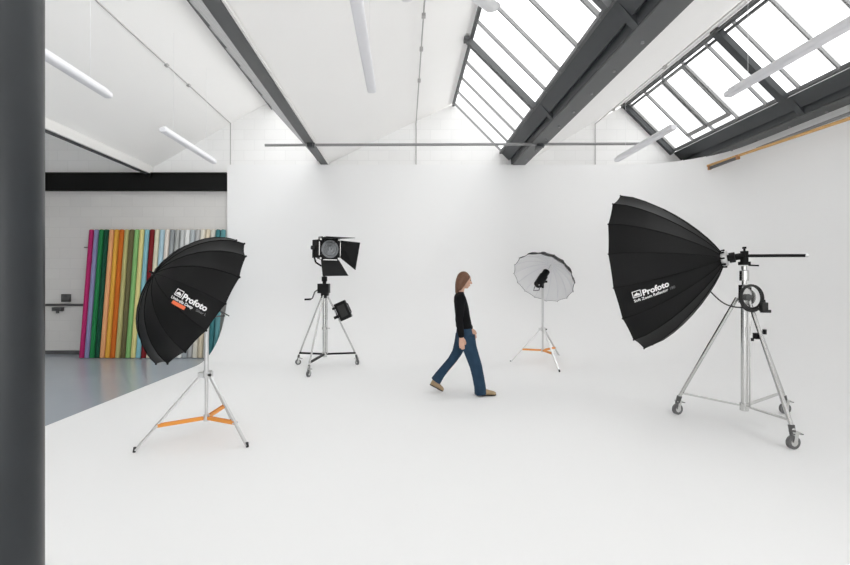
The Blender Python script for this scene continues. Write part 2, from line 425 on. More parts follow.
# rail on the right wall
t = thing('wall_rail', 'orange timber rail with dark end bracket along the right white wall', 'rail', (6.1, 6, 3.78))
obj('tube', MB().tube([(6.0, 8.62, 3.838), (6.02, 5.87, 3.745), (6.05, 2.5, 3.64)], .024, 12), M['timber'], t)
obj('track', MB().box((6.24, 2.2, 3.90), (.05, 11, .03)), M['bar'], t)
obj('end_bracket', MB().box((6.0, 8.22, 3.775), (.03, .74, .05)), M['darkmetal'], t)
for y in (8.57, 7.84): obj('end_fitting', MB().box((6.0, y, 3.785), (.05, .04, .08)), M['copper'], t)
obj('bracket', MB().box((6.15, 4.0, 3.69), (.28, .04, .03)), M['bar'], t)

# trunking and socket on the left wall
t = thing('wall_trunking', 'thin dark trunking along the grey wall left of the rolls', 'trunking', (-6.5, 9.42, 1.0))
obj('channel', MB().box((-6.55, 9.425, 1.04), (5.2, .04, .05)), M['darkmetal'], t)
tag(bevel(obj('wall_socket', MB().box((-7.33, 9.41, 1.19), (.17, .07, .17)).box((-7.33, 9.373, 1.19), (.11, .01, .11)), M['darkmetal'])), 'small grey socket box on the grey wall above the trunking', 'socket')
tag(bevel(obj('cable_gland', MB().box((-7.5, 9.40, .95), (.22, .07, .08)).tube([(-7.5, 9.39, .93), (-7.5, 9.39, .86)], .03, 10), M['darkmetal'])), 'small dark fitting just below the trunking on the grey wall', 'fitting')
tag(obj('retaining_rail', MB().box((-5.4, 9.43, 2.285), (3.1, .03, .02)), M['darkmetal']), 'thin dark rail on the wall behind the upper part of the rolls', 'rail')
struct('baseboard_left', MB().box((-6.5, 9.44, .01), (5.2, .02, .08)), M['steelmid'])

# ------------------------------------------------------------------ paper rolls
ROLLS = [('magenta', (.46, .025, .14), 92, 82), ('lavender', (.27, .27, .46), 97.6, 87.3), ('bright green', (.02, .22, .07), 102.9, 92.9),
 ('dark green', (.01, .08, .045), 108.3, 98.3), ('peach', (.80, .40, .19), 113, 103.4), ('golden yellow', (.75, .40, .06), 118.4, 109),
 ('burnt orange', (.62, .15, .02), 123.6, 114.3), ('pale olive', (.50, .47, .20), 128.6, 119.5), ('olive brown', (.15, .13, .06), 133.6, 124.6),
 ('light green', (.25, .50, .18), 139, 130.2), ('pale yellow', (.75, .66, .28), 144.3, 136), ('aqua blue', (.25, .52, .58), 149.4, 141.6),
 ('dark red', (.20, .015, .02), 154.2, 146.3), ('cream', (.72, .68, .52), 159.6, 151), ('light blue', (.42, .58, .66), 165.5, 156.5),
 ('pinkish white', (.74, .68, .62), 171, 161.5), ('mid grey', (.30, .32, .33), 175.7, 166.3), ('stone grey', (.40, .41, .40), 179.6, 171),
 ('light grey', (.52, .53, .53), 184.3, 175.7), ('white', (.74, .74, .73), 189.4, 180.3), ('silver grey', (.46, .50, .52), 194.3, 185.2),
 ('ash grey', (.44, .44, .44), 199.2, 190.2), ('ivory', (.74, .71, .62), 204.2, 195.2), ('sand', (.66, .58, .44), 209, 200.2),
 ('oatmeal', (.62, .60, .54), 213.6, 205), ('teal', (.05, .19, .21), 218.6, 210), ('deep turquoise', (.10, .26, .28), 223.6, 215)]
base = None
rl = 2.71; rr = .049
for i, (nm, col, xt, xb) in enumerate(ROLLS):
    yb_, yt_ = 8.93, 9.36; xt = 92+5.06*i; xb = 82+5.13*i
    a = V(((xb-405)*yb_/F, yb_, .0)); b = V(((xt-405)*yt_/F, yt_, 2.69))
    m = mat(nm.replace(' ', '_')+'_paper', col, .75, spec=.2)
    if base is None:
        base = obj('paper_roll', MB().tube([(0, 0, 0), (0, 0, .01), (0, 0, rl-.01), (0, 0, rl)], [rr*.9, rr, rr, rr*.9], 20), m, loc=(0, 0, 0))
        core = obj('cardboard_core', MB().tube([(0, 0, rl-.03), (0, 0, rl+.012)], .032, 14), M['card'], base)
        o = base
    else:
        o = base.copy(); C.objects.link(o)
        c2 = core.copy(); c2.parent = o; C.objects.link(c2)
    o.material_slots[0].link = 'OBJECT'; o.material_slots[0].material = m
    dd = (b-a).normalized()
    o.rotation_mode = 'QUATERNION'; o.rotation_quaternion = dd.to_track_quat('Z', 'Y')
    tl = math.sqrt(dd.x**2+dd.y**2)
    o.location = a+V((0, 0, -.03+rr*tl))
    if i == 0: lab = 'magenta paper background roll, leftmost of the rolls leaning on the wall'
    elif i == len(ROLLS)-1: lab = '%s paper background roll, rightmost of the rolls leaning on the wall' % nm
    else: lab = '%s paper roll leaning on the wall between the %s and %s rolls' % (nm, ROLLS[i-1][0], ROLLS[i+1][0])
    tag(o, lab, 'paper roll', 'paper background rolls leaning on the wall')

# ------------------------------------------------------------------ stands
def caster(t, x, y, r, ang, mw=None):
    c, s = math.cos(ang), math.sin(ang); ax = V((-s, c, 0))
    ctr = V((x, y, r))
    k = obj('caster', MB().tube([ctr-ax*.014, ctr+ax*.014], r, 24), M['wheel'], t)
    obj('wheel_hub', MB().tube([ctr-ax*.017, ctr+ax*.017], r*.55, 16), M['chrome'], k)
    fk = MB()
    for sg in (-1, 1): fk.bar(ctr+ax*.024*sg, ctr+ax*.024*sg+V((.25*r*c, .25*r*s, r*1.45)), r*.6, .005, up=ax)
    fk.box(ctr+V((.25*r*c, .25*r*s, r*1.5)), (.06, .06, .012))
    obj('fork', fk, M['chrome'], k)
    obj('brake_pedal', MB().bar(ctr+V((c*.3*r, s*.3*r, r*1.35)), ctr+V((c*1.5*r, s*1.5*r, r*1.15)), .03, .008), M['darkmetal'], k)
    return k

def light_stand(loc, feet, collar_h, hub_h, top_h, label):
    cx, cy = loc
    t = thing('light_stand', label, 'light stand', (cx, cy, 0), 'aluminium light stands with orange struts')
    obj('column', MB().tube([(cx, cy, hub_h-.03), (cx, cy, collar_h+.05)], .0165, 16), M['alu'], t)
    obj('riser', MB().tube([(cx, cy, collar_h+.03), (cx, cy, top_h)], .021, 16), M['alu'], t)
    obj('collar', MB().tube([(cx, cy, collar_h-.035), (cx, cy, collar_h+.035)], .032, 18), M['alu'], t)
    hub = MB().tube([(cx, cy, hub_h-.03), (cx, cy, hub_h+.03)], .028, 16)
    obj('hub', hub, M['alu'], t)
    obj('locking_knob', MB().tube([(cx+.02, cy-.02, collar_h), (cx+.06, cy-.05, collar_h)], .014, 10), M['rubber'], t)
    for fx, fy in feet:
        f = V((fx, fy, .015)); d2 = V((fx-cx, fy-cy, 0)).normalized()
        top = V((cx, cy, collar_h))+d2*.045
        lg = obj('leg', MB().bar(top, f, .026, .018, up=d2), M['alu'], t)
        obj('rubber_foot', MB().tube([f+V((0, 0, .03)), V((fx, fy, 0))+d2*.006], .013, 10), M['rubber'], lg)
        lgh = MB().box(top, (.05, .05, .05)); obj('hinge', lgh, M['alu'], lg)
        k = (collar_h-hub_h)/(collar_h-.015); e = top.lerp(f, k)
        sd = V((-d2.y, d2.x, 0))*.013
        st = MB()
        for sg in (-1, 1): st.bar(V((cx, cy, hub_h))+d2*.03+sd*sg, e+sd*sg, .010, .03)
        sb = obj('strut', st, M['orange'], t)
        obj('strut_bolt', MB().tube([e-sd*2.2, e+sd*2.2], .009, 8), M['alu'], sb)
    return t
sL = (-1.94, 4.25)
light_stand(sL, [(-2.427, 3.91), (-1.464, 4.03), (-1.93, 4.83)], .63, .205, 1.36, 'aluminium tripod stand with orange struts under the black umbrella')
sB = (2.555, 8.07)
light_stand(sB, [(2.0, 8.24), (3.07, 8.55), (2.63, 7.41)], .66, .27, 1.47, 'aluminium tripod stand with orange struts under the white-lined umbrella, right of the person')

def windup(loc, feet, top_h, hub_h, legtop_r, legr, colr, wr, label, strut_m, angs):
    cx, cy = loc
    t = thing('windup_stand', label, 'light stand', (cx, cy, 0), 'wind-up stands on castors')
    obj('column', MB().tube([(cx, cy, hub_h-.04), (cx, cy, top_h+.02)], colr, 18), M['chrome'], t)
    obj('column_base', MB().tube([(cx, cy, hub_h-.05), (cx, cy, hub_h+.03)], colr*1.35, 18), M['chrome'], t)
    obj('guide_rod', MB().tube([(cx+colr*1.5, cy-colr*.6, hub_h), (cx+colr*1.5, cy-colr*.6, top_h)], .009, 8), M['chrome'], t)
    obj('leg_collar', MB().tube([(cx, cy, top_h-.05), (cx, cy, top_h+.05)], colr*1.7, 20), M['chrome'] if wr > .055 else M['black'], t)
    for (fx, fy), an in zip(feet, angs):
        d2 = V((fx-cx, fy-cy, 0)).normalized()
        a = V((cx, cy, top_h))+d2*legtop_r; b = V((fx, fy, wr*2.75))
        lg = obj('leg', MB().tube([a, b], legr, 14), M['chrome'], t)
        obj('leg_socket', MB().tube([b+V((0, 0, -.04)), b+(a-b).normalized()*.05], legr*1.35, 14), M['darkmetal'], lg)
        caster(t, fx, fy, wr, an)
        k = .93 if wr > .055 else .93
        e = a.lerp(b, k)
        obj('strut', MB().bar(V((cx, cy, hub_h))+d2*colr, e, .036, .014 if wr > .055 else .03), strut_m, t)
    return t
# barn-door lamp stand
sF = (-1.435, 7.75)
t = windup(sF, [(-1.98, 8.06), (-1.557, 7.03), (-.886, 8.06)], 1.30, .25, .05, .015, .033, .052,
       'chrome wind-up stand on castors with black struts carrying the barn-door lamp', M['black'], [.4, 1.2, 2.2])
cx, cy = sF
bevel(obj('winch_housing', MB().box((cx-.01, cy, 1.42), (.20, .17, .17)).box((cx+.01, cy, 1.32), (.13, .12, .06)), M['black'], t))
obj('spigot', MB().tube([(cx, cy, 1.5), (cx, cy, 1.54), (cx, cy, 1.55), (cx, cy, 1.63), (cx, cy, 1.635), (cx, cy, 1.815)], [.035, .035, .05, .05, .02, .02], 14), M['black'], t)
cr = obj('crank', MB().tube([(cx-.1, cy-.05, 1.40), (cx-.16, cy-.06, 1.36), (cx-.20, cy-.06, 1.25), (cx-.23, cy-.06, 1.23)], .012, 8), M['darkmetal'], t)
obj('crank_grip', MB().tube([(cx-.23, cy-.06, 1.23), (cx-.34, cy-.06, 1.225)], .017, 10), M['black'], cr)
obj('collar', MB().tube([(cx, cy, .69), (cx, cy, .73)], .046, 14).box((cx+.06, cy, .71), (.07, .02, .02)), M['chrome'], t)
# fresnel lamp head with barn doors
def fresnel():
    o = V((cx+.085, cy-.06, 2.115))
    az = R(-62); el = R(-3)
    fw = V((math.cos(el)*math.cos(az), math.cos(el)*math.sin(az), math.sin(el)))
    rt = fw.cross(V((0, 0, 1))).normalized()            # to the right seen from behind; from the front it is the left
    up = rt.cross(fw).normalized()
    W = lambda f_, r_, u_: o+fw*f_+rt*r_+up*u_
    t = thing('barn_door_lamp', 'black lens lamp head with four open barn doors on the wind-up stand', 'lamp', (cx, cy, 1.9))
    body = MB()
    def oct_(f_, h, k=.3):
        return [W(f_, x*h, y*h) for x, y in ((-1, -1+k), (-1+k, -1), (1-k, -1), (1, -1+k), (1, 1-k), (1-k, 1), (-1+k, 1), (-1, 1-k))]
    rings = [oct_(-.30, .11), oct_(-.28, .15), oct_(-.05, .165), oct_(-.03, .19, .2), oct_(.06, .19, .2)]
    vs = sum(rings, []); fs = [tuple(range(8))[::-1], tuple(range(32, 40))]
    for i in range(4):
        for k in range(8): fs.append((i*8+k, i*8+(k+1) % 8, i*8+8+(k+1) % 8, i*8+8+k))
    body.add(vs, fs)
    obj('housing', body, M['black'], t)
    fins = MB()
    for k in range(5):
        f_ = -.25+.045*k; fins.add(oct_(f_, .178)+oct_(f_+.012, .178), [tuple(range(8))[::-1], tuple(range(8, 16))]+[(q_, (q_+1) % 8, 8+(q_+1) % 8, 8+q_) for q_ in range(8)])
    obj('cooling_fins', fins, M['darkmetal'], t)
    ln = MB(); prof = [(.055, .165), (.075, .16)]
    for k in range(6, -1, -1): prof += [(.082-.010*((6-k) % 2)+(.03*(1-(k/6)**2)), .15*k/6+.004)]
    ln.tube([W(f_, 0, 0) for f_, r_ in prof], [max(r_, .003) for f_, r_ in prof], 32)
    obj('lens', ln, M['lens'], t)
    obj('lens_ring', MB().tube([W(.05, 0, 0), W(.075, 0, 0)], .178, 32), M['black'], t)
    def door(h0, h1, e0, e1, out):                       # hinge line h0-h1, free edge e0-e1 (local f, r, u)
        a, b, c, d_ = W(*h0), W(*h1), W(*e1), W(*e0)
        n_ = (b-a).cross(d_-a).normalized()*.006
        dr = obj('barn_door', MB().add([a, b, c, d_, a+n_, b+n_, c+n_, d_+n_], [(0, 1, 2, 3), (7, 6, 5, 4), (0, 4, 5, 1), (1, 5, 6, 2), (2, 6, 7, 3), (3, 7, 4, 0)]), M['black'], t, smooth=0)
        obj('hinge', MB().tube([a.lerp(b, .12), a.lerp(b, .88)], .010, 8), M['chrome'], dr)
    z = .075
    door((z, .17, .19), (z, -.17, .19), (z+.27, .15, .205), (z+.27, -.36, .205), 1)       # top
    door((z, .16, -.19), (z, -.17, -.19), (z+.12, .16, -.47), (z+.14, -.30, -.46), 1)    # bottom
    door((z, -.19, -.15), (z, -.19, .16), (z+.16, -.42, -.36), (z+.16, -.50, .13), 1)    # picture right
    door((z, .19, -.15), (z, .19, .16), (z-.28, .23, -.16), (z-.28, .23, .16), 1)        # picture left, folded right back
    yk = MB()
    pts = [W(-.12, .21, .02), W(-.12, .235, -.10), W(-.10, .20, -.24), W(-.10, .1, -.30), W(-.10, -.1, -.30), W(-.10, -.20, -.24), W(-.12, -.235, -.10), W(-.12, -.21, .02)]
    for i in range(len(pts)-1): yk.bar(pts[i], pts[i+1], .03, .012, up=fw)
    obj('yoke', yk, M['black'], t)
    obj('tilt_knob', MB().tube([W(-.12, .20, .02), W(-.12, .28, .02)], .035, 14), M['rubber'], t)
    obj('tilt_knob', MB().tube([W(-.12, -.20, .02), W(-.12, -.25, .02)], .03, 14), M['rubber'], t)
    obj('handle', MB().tube([W(-.26, .10, .14), W(-.26, .10, .215), W(-.06, .10, .215), W(-.06, .10, .15)], .011, 8), M['darkmetal'], t)
    for sx in (-1, 1):
        for sy in (-1, 1): obj('clip', MB().box(W(.08, sx*.165, sy*.165), (.03, .03, .03)), M['chrome'], t)
fresnel()
# power pack clamped to the right leg
t = thing('power_pack', 'black power pack clamped to the right leg of the barn-door lamp stand', 'power pack', (-1.15, 7.83, .95))
rot = Matrix.Rotation(R(-24), 3, 'Y').to_3x3()
pc = V((-1.115, 7.83, 1.02))
bevel(obj('case', MB().box(pc, (.215, .13, .33), rot), M['black'], t), .012)
obj('side_panel', MB().box(pc+rot @ V((0, -.068, 0)), (.13, .008, .22), rot), M['rubber'], t)
obj('clamp', MB().box(pc+rot @ V((-.15, .0, -.06)), (.10, .06, .05), rot).box(pc+rot @ V((-.14, .0, .1)), (.05, .04, .04), rot), M['black'], t)
obj('handle', MB().tube([pc+rot @ V((.105, 0, .1)), pc+rot @ V((.125, 0, .08)), pc+rot @ V((.125, 0, -.08)), pc+rot @ V((.105, 0, -.1))], .009, 8), M['black'], t)

# big reflector stand
sR = (3.61, 4.63)
t = windup(sR, [(3.15, 5.03), (3.555, 3.985), (4.42, 5.06)], 1.36, .215, .06, .019, .030, .062,
           'large chrome wind-up stand on castors under the big black reflector', M['chrome'], [.2, .1, .0])
cx, cy = sR
obj('top_riser', MB().tube([(cx, cy, 1.36), (cx, cy, 1.47), (cx, cy, 1.475), (cx, cy, 1.54), (cx, cy, 1.545), (cx, cy, 1.65), (cx, cy, 1.66), (cx, cy, 1.70)],
                            [.03, .03, .022, .022, .042, .042, .025, .025], 18), M['chrome'], t)
obj('winch_plate', MB().tube([(cx-.01, cy-.05, 1.37), (cx-.01, cy-.065, 1.37)], .085, 24).box((cx-.03, cy-.05, 1.42), (.1, .05, .16)), M['chrome'], t)
obj('winch_gear', MB().tube([(cx-.03, cy-.065, 1.37), (cx-.03, cy-.10, 1.37)], .035, 16), M['darkmetal'], t)
cl = V((3.575, 4.45, 1.02))
obj('cable_clip', MB().box((3.68, 4.62, .92), (.03, .03, .03)), M['black'], t)
tag(obj('leg_clamp', MB().box((3.585, 4.43, .98), (.05, .05, .06)).tube([(3.585, 4.43, .99), (3.64, 4.41, 1.02)], .010, 8).box((3.645, 4.41, 1.025), (.025, .025, .05)), M['black']), 'small black clamp on the front leg of the large chrome stand', 'clamp')
# coiled cable
cb = MB()
co = V((cx-.035, cy-.13, 1.37))
for k, (dr, dn) in enumerate(((0, 0), (.012, .012), (-.010, .014), (.004, .026))):
    cb.torus(co+V((0, -dn, -dr*.6)), (.15, -1, .05), .125+dr, .0085, 36, 8)
tag(obj('coiled_cable', cb, M['rubber']), 'coil of black cable hung on the large chrome stand', 'cable')
cpl = thing('cable_plug', 'black plug end hanging from the cable coil on the large chrome stand', 'plug', (cx+.07, cy-.16, 1.24))
bevel(obj('body', MB().box((cx+.075, cy-.16, 1.275), (.06, .05, .09)).box((cx+.095, cy-.16, 1.23), (.08, .05, .03)), M['rubber'], cpl))
obj('boot', MB().tube([(cx+.075, cy-.16, 1.31), (cx+.077, cy-.16, 1.35)], [.02, .012], 10), M['rubber'], cpl)

# ------------------------------------------------------------------ umbrellas and reflector
def axes(az, el):
    u = V((math.cos(el)*math.cos(az), math.cos(el)*math.sin(az), math.sin(el)))
    a = u.cross(V((0, 0, 1))).normalized(); return u, a, a.cross(u)
def canopy(mb, A, u, a, b, prof, n, roll, sgn, off=0, across=4, sag=.05):
    """prof: list of (t along axis, radius). n panels; fabric straight between ribs and bowed in a little."""
    rows = []
    N = n*across
    o = len(mb.v)
    for t, r in prof:
        for k in range(N):
            i, f_ = divmod(k, across); f_ /= across
            t0 = roll+sgn*2*PI*i/n; t1 = roll+sgn*2*PI*(i+1)/n
            p0 = a*math.cos(t0)+b*math.sin(t0); p1 = a*math.cos(t1)+b*math.sin(t1)
            p = p0.lerp(p1, f_)*(1-sag*4*f_*(1-f_)*(r/prof[-1][1]))
            mb.v.append(A+u*t+p*max(r-off, .001))
    for i in range(len(prof)-1):
        for k in range(N):
            k2 = (k+1) % N
            mb.f.append((o+i*N+k, o+i*N+k2, o+(i+1)*N+k2, o+(i+1)*N+k))
    return mb
def ribpath(A, u, a, b, prof, ang, off):
    p = a*math.cos(ang)+b*math.sin(ang)
    return [A+u*t+p*(r+off) for t, r in prof]
def print_on(bvh, text, size, org, e1, e2, nrm, name, m, parent, shift=(0, 0), bold=.012, shapes=None):
    """flat lettering laid onto the fabric: text outline -> mesh -> projected along the panel normal"""
    if text:
        cu = bpy.data.curves.new(name, 'FONT'); cu.body = text; cu.size = size; cu.offset = bold*size; cu.resolution_u = 3
        o = bpy.data.objects.new(name, cu); C.objects.link(o); bpy.context.view_layer.update()
        me = bpy.data.meshes.new_from_object(o.evaluated_get(bpy.context.evaluated_depsgraph_get()))
        bpy.data.objects.remove(o)
    else:
        me = bpy.data.meshes.new(name); vs = []; fs = []
        for poly in shapes:
            q_ = len(vs); vs += [(x, y, 0) for x, y in poly]; fs.append(tuple(range(q_, len(vs))))
        me.from_pydata(vs, [], fs)
    bm = bmesh.new(); bm.from_mesh(me)
    bmesh.ops.triangulate(bm, faces=bm.faces)
    for _ in range(3 if shapes else 1): bmesh.ops.subdivide_edges(bm, edges=[e for e in bm.edges if e.calc_length() > size*.12], cuts=1, use_grid_fill=True)
    bmesh.ops.triangulate(bm, faces=bm.faces)
    for v in bm.verts:
        s_, t_ = v.co.x+shift[0], v.co.y+shift[1]
        p = org+e1*s_+e2*t_
        h = bvh.ray_cast(p+nrm*.4, -nrm, .8)
        if h[0] is not None: p = h[0]
        v.co = p+nrm*.006-ORG[parent.name]
    bm.to_mesh(me); bm.free()
    me.materials.clear(); me.materials.append(m)
    o = link(name, me, m, parent, smooth=0); ORG[o.name] = ORG[parent.name]
    return o
def rrect(x0, y0, x1, y1, r, n=5):
    out = []
    for cx_, cy_, a0 in ((x1-r, y0+r, -90), (x1-r, y1-r, 0), (x0+r, y1-r, 90), (x0+r, y0+r, 180)):
        for i in range(n+1):
            t = R(a0+90*i/n); out.append((cx_+r*math.cos(t), cy_+r*math.sin(t)))
    return out
def logo_shapes(s):
    """rounded badge: outline bars plus a dome with a small crown"""
    k = .10*s; o = []
    W_ = 1.15*s
    o.append(rrect(0, 0, W_, k, k*.45)); o.append(rrect(0, .95*s-k, W_, .95*s, k*.45))
    o.append(rrect(0, k*.6, k, .95*s-k*.6, k*.45)); o.append(rrect(W_-k, k*.6, W_, .95*s-k*.6, k*.45))
    c = (W_/2, .27*s)
    o.append([(c[0]+.40*s*math.cos(R(t)), c[1]+.30*s*math.sin(R(t))) for t in range(0, 181, 12)])
    o.append(rrect(c[0]-.42*s, .19*s, c[0]+.42*s, .24*s, .02*s))
    o.append(rrect(c[0]-.06*s, c[1]+.30*s, c[0]+.06*s, c[1]+.42*s, .03*s))
    return o
def px_ray(px, py): return V(((px-405)/F, 1, (282.5-py)/F)).normalized()
EYE = V((0, 0, 1.525))

def umbrella(name, label, cat, A, az, el, prof, n, roll, sgn, fab, shaft_len, group=None, sag=.05, tip=.010):
    u, a, b = axes(az, el)
    t = thing(name, label, cat, A, group)
    mb_ = canopy(MB(), A, u, a, b, prof, n, roll, sgn, 0, 4, sag)
    cn = obj('canopy', mb_, fab, t, smooth=0)
    me = cn.data
    me.polygons.foreach_set('use_smooth', [True]*len(me.polygons)); me.set_sharp_from_angle(angle=R(13))
    bvh = BVHTree.FromPolygons(mb_.v, mb_.f)
    ln = canopy(MB(), A, u, a, b, [(q_+.004, r_) for q_, r_ in prof], n, roll, sgn, .005, 4, sag)
    obj('lining', ln, M['lining'], t)
    rimr = prof[-1]
    for i in range(n):
        an = roll+sgn*2*PI*i/n
        rb = obj('rib', MB().tube(ribpath(A, u, a, b, prof, an, .0015), .0045, 6), M['piping'], t)
        p = A+u*(rimr[0]+.004)+(a*math.cos(an)+b*math.sin(an))*(rimr[1]+.004)
        obj('rib_tip', MB().ball(p, tip, 8, 6), M['black'], rb)
    hm = MB(); N = n*4; pts = ln.v[-N:]+[ln.v[-N]]
    hm.tube(pts, tip*.5, 6)
    obj('hem', hm, M['piping'], t)
    return t, cn, bvh, u, a, b

# left black umbrella
A1 = V(((154.4-405)*3.86/F, 3.86, 1.525+8.5*3.86/F))
D1, R1 = .434, .672
prof1 = [(0, .012)]+[(D1*(1-math.cos(R(q_)))/(1-math.cos(R(78))), R1*math.sin(R(q_))/math.sin(R(78))) for q_ in (6, 13, 21, 30, 39, 48, 57, 66, 72, 78)]
t1, cn1, bvh1, u1, a1, b1 = umbrella('umbrella', 'black deep umbrella with white lettering, seen from outside', 'umbrella', A1, R(44.2), R(-31.55), prof1, 16, 1.138, -1, M['fabric'], .7, sag=.025)
obj('ferrule', MB().tube([A1-u1*.05, A1-u1*.01, A1+u1*.01], [.008, .012, .02], 12), M['black'], t1)
obj('shaft', MB().tube([A1, A1+u1*.78], .006, 8), M['darkmetal'], t1)
def lettering(t, cn, bvh, p0, p1, lines, flip=False):
    h0 = bvh.ray_cast(EYE, px_ray(*p0)); h1 = bvh.ray_cast(EYE, px_ray(*p1)); hm = bvh.ray_cast(EYE, px_ray((p0[0]+p1[0])/2, (p0[1]+p1[1])/2))
    nrm = hm[1].normalized()
    if nrm.dot(hm[0]-EYE) > 0: nrm = -nrm
    e1 = (h1[0]-h0[0]); width = e1.length; e1 = (e1-nrm*e1.dot(nrm)).normalized(); e2 = nrm.cross(e1).normalized()
    return h0[0], e1, e2, nrm, width
org, e1, e2, nrm, wd = lettering(t1, cn1, bvh1, (174, 294.5), (209.5, 313.5), None)
s = wd*.212
pr = cn1
print_on(bvh1, None, s, org, e1, e2, nrm, 'badge', M['print'], pr, (0, .02*s), shapes=logo_shapes(s*.86))
print_on(bvh1, 'Profoto', s, org, e1, e2, nrm, 'brand_lettering', M['print'], pr, (1.10*s, 0), .034)
print_on(bvh1, 'Umbrella Deep', s*.47, org, e1, e2, nrm, 'model_lettering', M['print'], pr, (-.1*s, -.48*s), .02)
print_on(bvh1, 'Silver L', s*.42, org, e1, e2, nrm, 'size_lettering', M['printdim'], pr, (3.25*s, -.48*s), .012)
print_on(bvh1, None, s, org, e1, e2, nrm, 'orange_tag', M['orangeprint'], pr, (.35*s, -1.0*s), shapes=[rrect(0, 0, 1.75*s, .42*s, .08*s)])

# right black reflector
A2 = V(((722.5-405)*4.74/F, 4.74, 1.525+23.6*4.74/F))
D2, R2 = .86, .937
prof2 = [(0, .055)]+[(D2*(q_**1.22), .055+(R2-.055)*(1-(1-q_)**1.32)) for q_ in (.04, .1, .18, .28, .4, .52, .64, .76, .88, 1)]
t2, cn2, bvh2, u2, a2, b2 = umbrella('reflector', 'large black zoom reflector with white lettering on the chrome stand', 'reflector', A2, R(136.6), R(-7.8), prof2, 16, 1.786, 1, M['fabric2'], .7, sag=.012)
org, e1, e2, nrm, wd = lettering(t2, cn2, bvh2, (633, 298.5), (673, 284.2), None)
s = wd*.212
print_on(bvh2, None, s, org, e1, e2, nrm, 'badge', M['print'], cn2, (0, .02*s), shapes=logo_shapes(s*.86))
print_on(bvh2, 'Profoto', s, org, e1, e2, nrm, 'brand_lettering', M['print'], cn2, (1.10*s, 0), .034)
print_on(bvh2, 'Soft Zoom Reflector', s*.47, org, e1, e2, nrm, 'model_lettering', M['print'], cn2, (0, -.5*s), .02)
print_on(bvh2, '180', s*.47, org, e1, e2, nrm, 'size_lettering', M['printdim'], cn2, (4.15*s, -.5*s), .012)
obj('mounting_ring', MB().tube([A2+u2*.03, A2+u2*.0, A2-u2*.005, A2-u2*.045], [.075, .078, .085, .08], 28), M['alu'], t2)
for k in range(8):
    an = 2*PI*k/8; pp = (a2*math.cos(an)+b2*math.sin(an))*.085
    obj('rib_bolt', MB().tube([A2+pp+u2*.02, A2+pp*1.08-u2*.03], .010, 8), M['black'], t2)
obj('hub', MB().tube([A2-u2*.045, A2-u2*.06, A2-u2*.061, A2-u2*.11, A2-u2*.115, A2-u2*.2], [.035, .035, .055, .055, .035, .035], 20), M['black'], t2)
P = A2-u2*.19
bk = MB().box(P+V((0, 0, -.02)), (.05, .05, .14)).tube([P+V((0, 0, .03)), P+V((0, 0, .085))], .010, 8).box(P+V((0, 0, .085)), (.026, .026, .02))
bk.box(P+V((0, 0, -.08)), (.09, .06, .035)).tube([P+V((.03, -.02, -.10)), P+V((.12, -.04, -.105))], .008, 8)
obj('bracket', bk, M['black'], t2)
RE = V(((809-405)*4.27/F, 4.27, 1.525+27*4.27/F))
rd = obj('focusing_rod', MB().tube([P, P.lerp(RE, .95)], .016, 14), M['black'], t2)
obj('rod_end', MB().tube([P.lerp(RE, .95), P.lerp(RE, .975), RE], [.017, .017, .009], 14), M['alu'], rd)
# cable from reflector to coil
h = bvh2.ray_cast(EYE, px_ray(710, 291))
c0 = h[0] if h[0] is not None else A2+u2*.1
cpts = []
for i in range(13):
    k = i/12; p_ = c0.lerp(co+V((-.06, -.02, -.105)), k); p_.z -= .075*math.sin(PI*k)*(1-.3*k); cpts.append(p_)
tag(obj('lamp_cable', MB().tube(cpts, .007, 8), M['rubber']), 'thin black cable drooping from the big reflector to the coil', 'cable')

# back umbrella with white lining
u3, a3, b3 = axes(R(-134), R(-39))
A3 = V(((551-405)*8.22/F, 8.22, 1.525+(282.5-264.5)*8.22/F))
D3, R3 = .41, .57
prof3 = [(0, .012)]+[(D3*(1-math.cos(R(q_)))/(1-math.cos(R(66))), R3*math.sin(R(q_))/math.sin(R(66))) for q_ in (6, 14, 22, 30, 38, 46, 54, 60, 66)]
t3, cn3, bvh3, u3, a3, b3 = umbrella('umbrella', 'white-lined umbrella opening towards the camera, right of the walking person', 'umbrella', A3, R(-134), R(-39), prof3, 16, .2, 1, M['fabric'], .7, sag=.018, tip=.006)
obj('shaft', MB().tube([A3, A3+u3*.62], .007, 8), M['alu'], t3)
for i in range(16):
    obj('inner_rib', MB().tube(ribpath(A3+u3*.012, u3, a3, b3, prof3[1:], .2+2*PI*i/16, -.012), .005, 6), M['lamp'], t3)
# flash head on its axis
def flash_head(base_p, ax, label, ln, r, top):
    t = thing('flash_head', label, 'flash head', top)
    obj('body', MB().tube([base_p, base_p+ax*.02, base_p+ax*ln*.66, base_p+ax*ln*.68, base_p+ax*ln*.98, base_p+ax*ln], [r*.9, r*1.15, r*1.15, r*.9, r*.95, r*.8], 18), M['black'], t)
    obj('tilt_bracket', MB().tube([top, top+V((0, 0, .10))], .022, 12).box(top+V((0, 0, .12)), (.06, .05, .06)), M['black'], t)
    hd = MB().tube([base_p-ax*.0+V((.04, 0, -.02)), base_p-ax*.05+V((.05, 0, -.05)), base_p-ax*.05+V((-.05, 0, -.06)), base_p+V((-.05, 0, -.02))], .009, 8)
    obj('handle', hd, M['darkmetal'], t)
    obj('tilt_knob', MB().tube([top+V((.02, 0, .12)), top+V((.08, -.02, .12))], .02, 10), M['black'], t)
    return t
hb = V(((537.5-405)*7.93/F, 7.93, 1.525+(282.5-285.5)*7.93/F))
flash_head(hb, (A3-hb).normalized(), 'black flash head pointing into the white-lined umbrella', .40, .068, V((sB[0], sB[1], 1.42)))
hb1 = A1+u1*.62
flash_head(hb1, -u1, 'black flash head inside the black umbrella on the left stand', .25, .055, V((sL[0], sL[1], 1.30)))

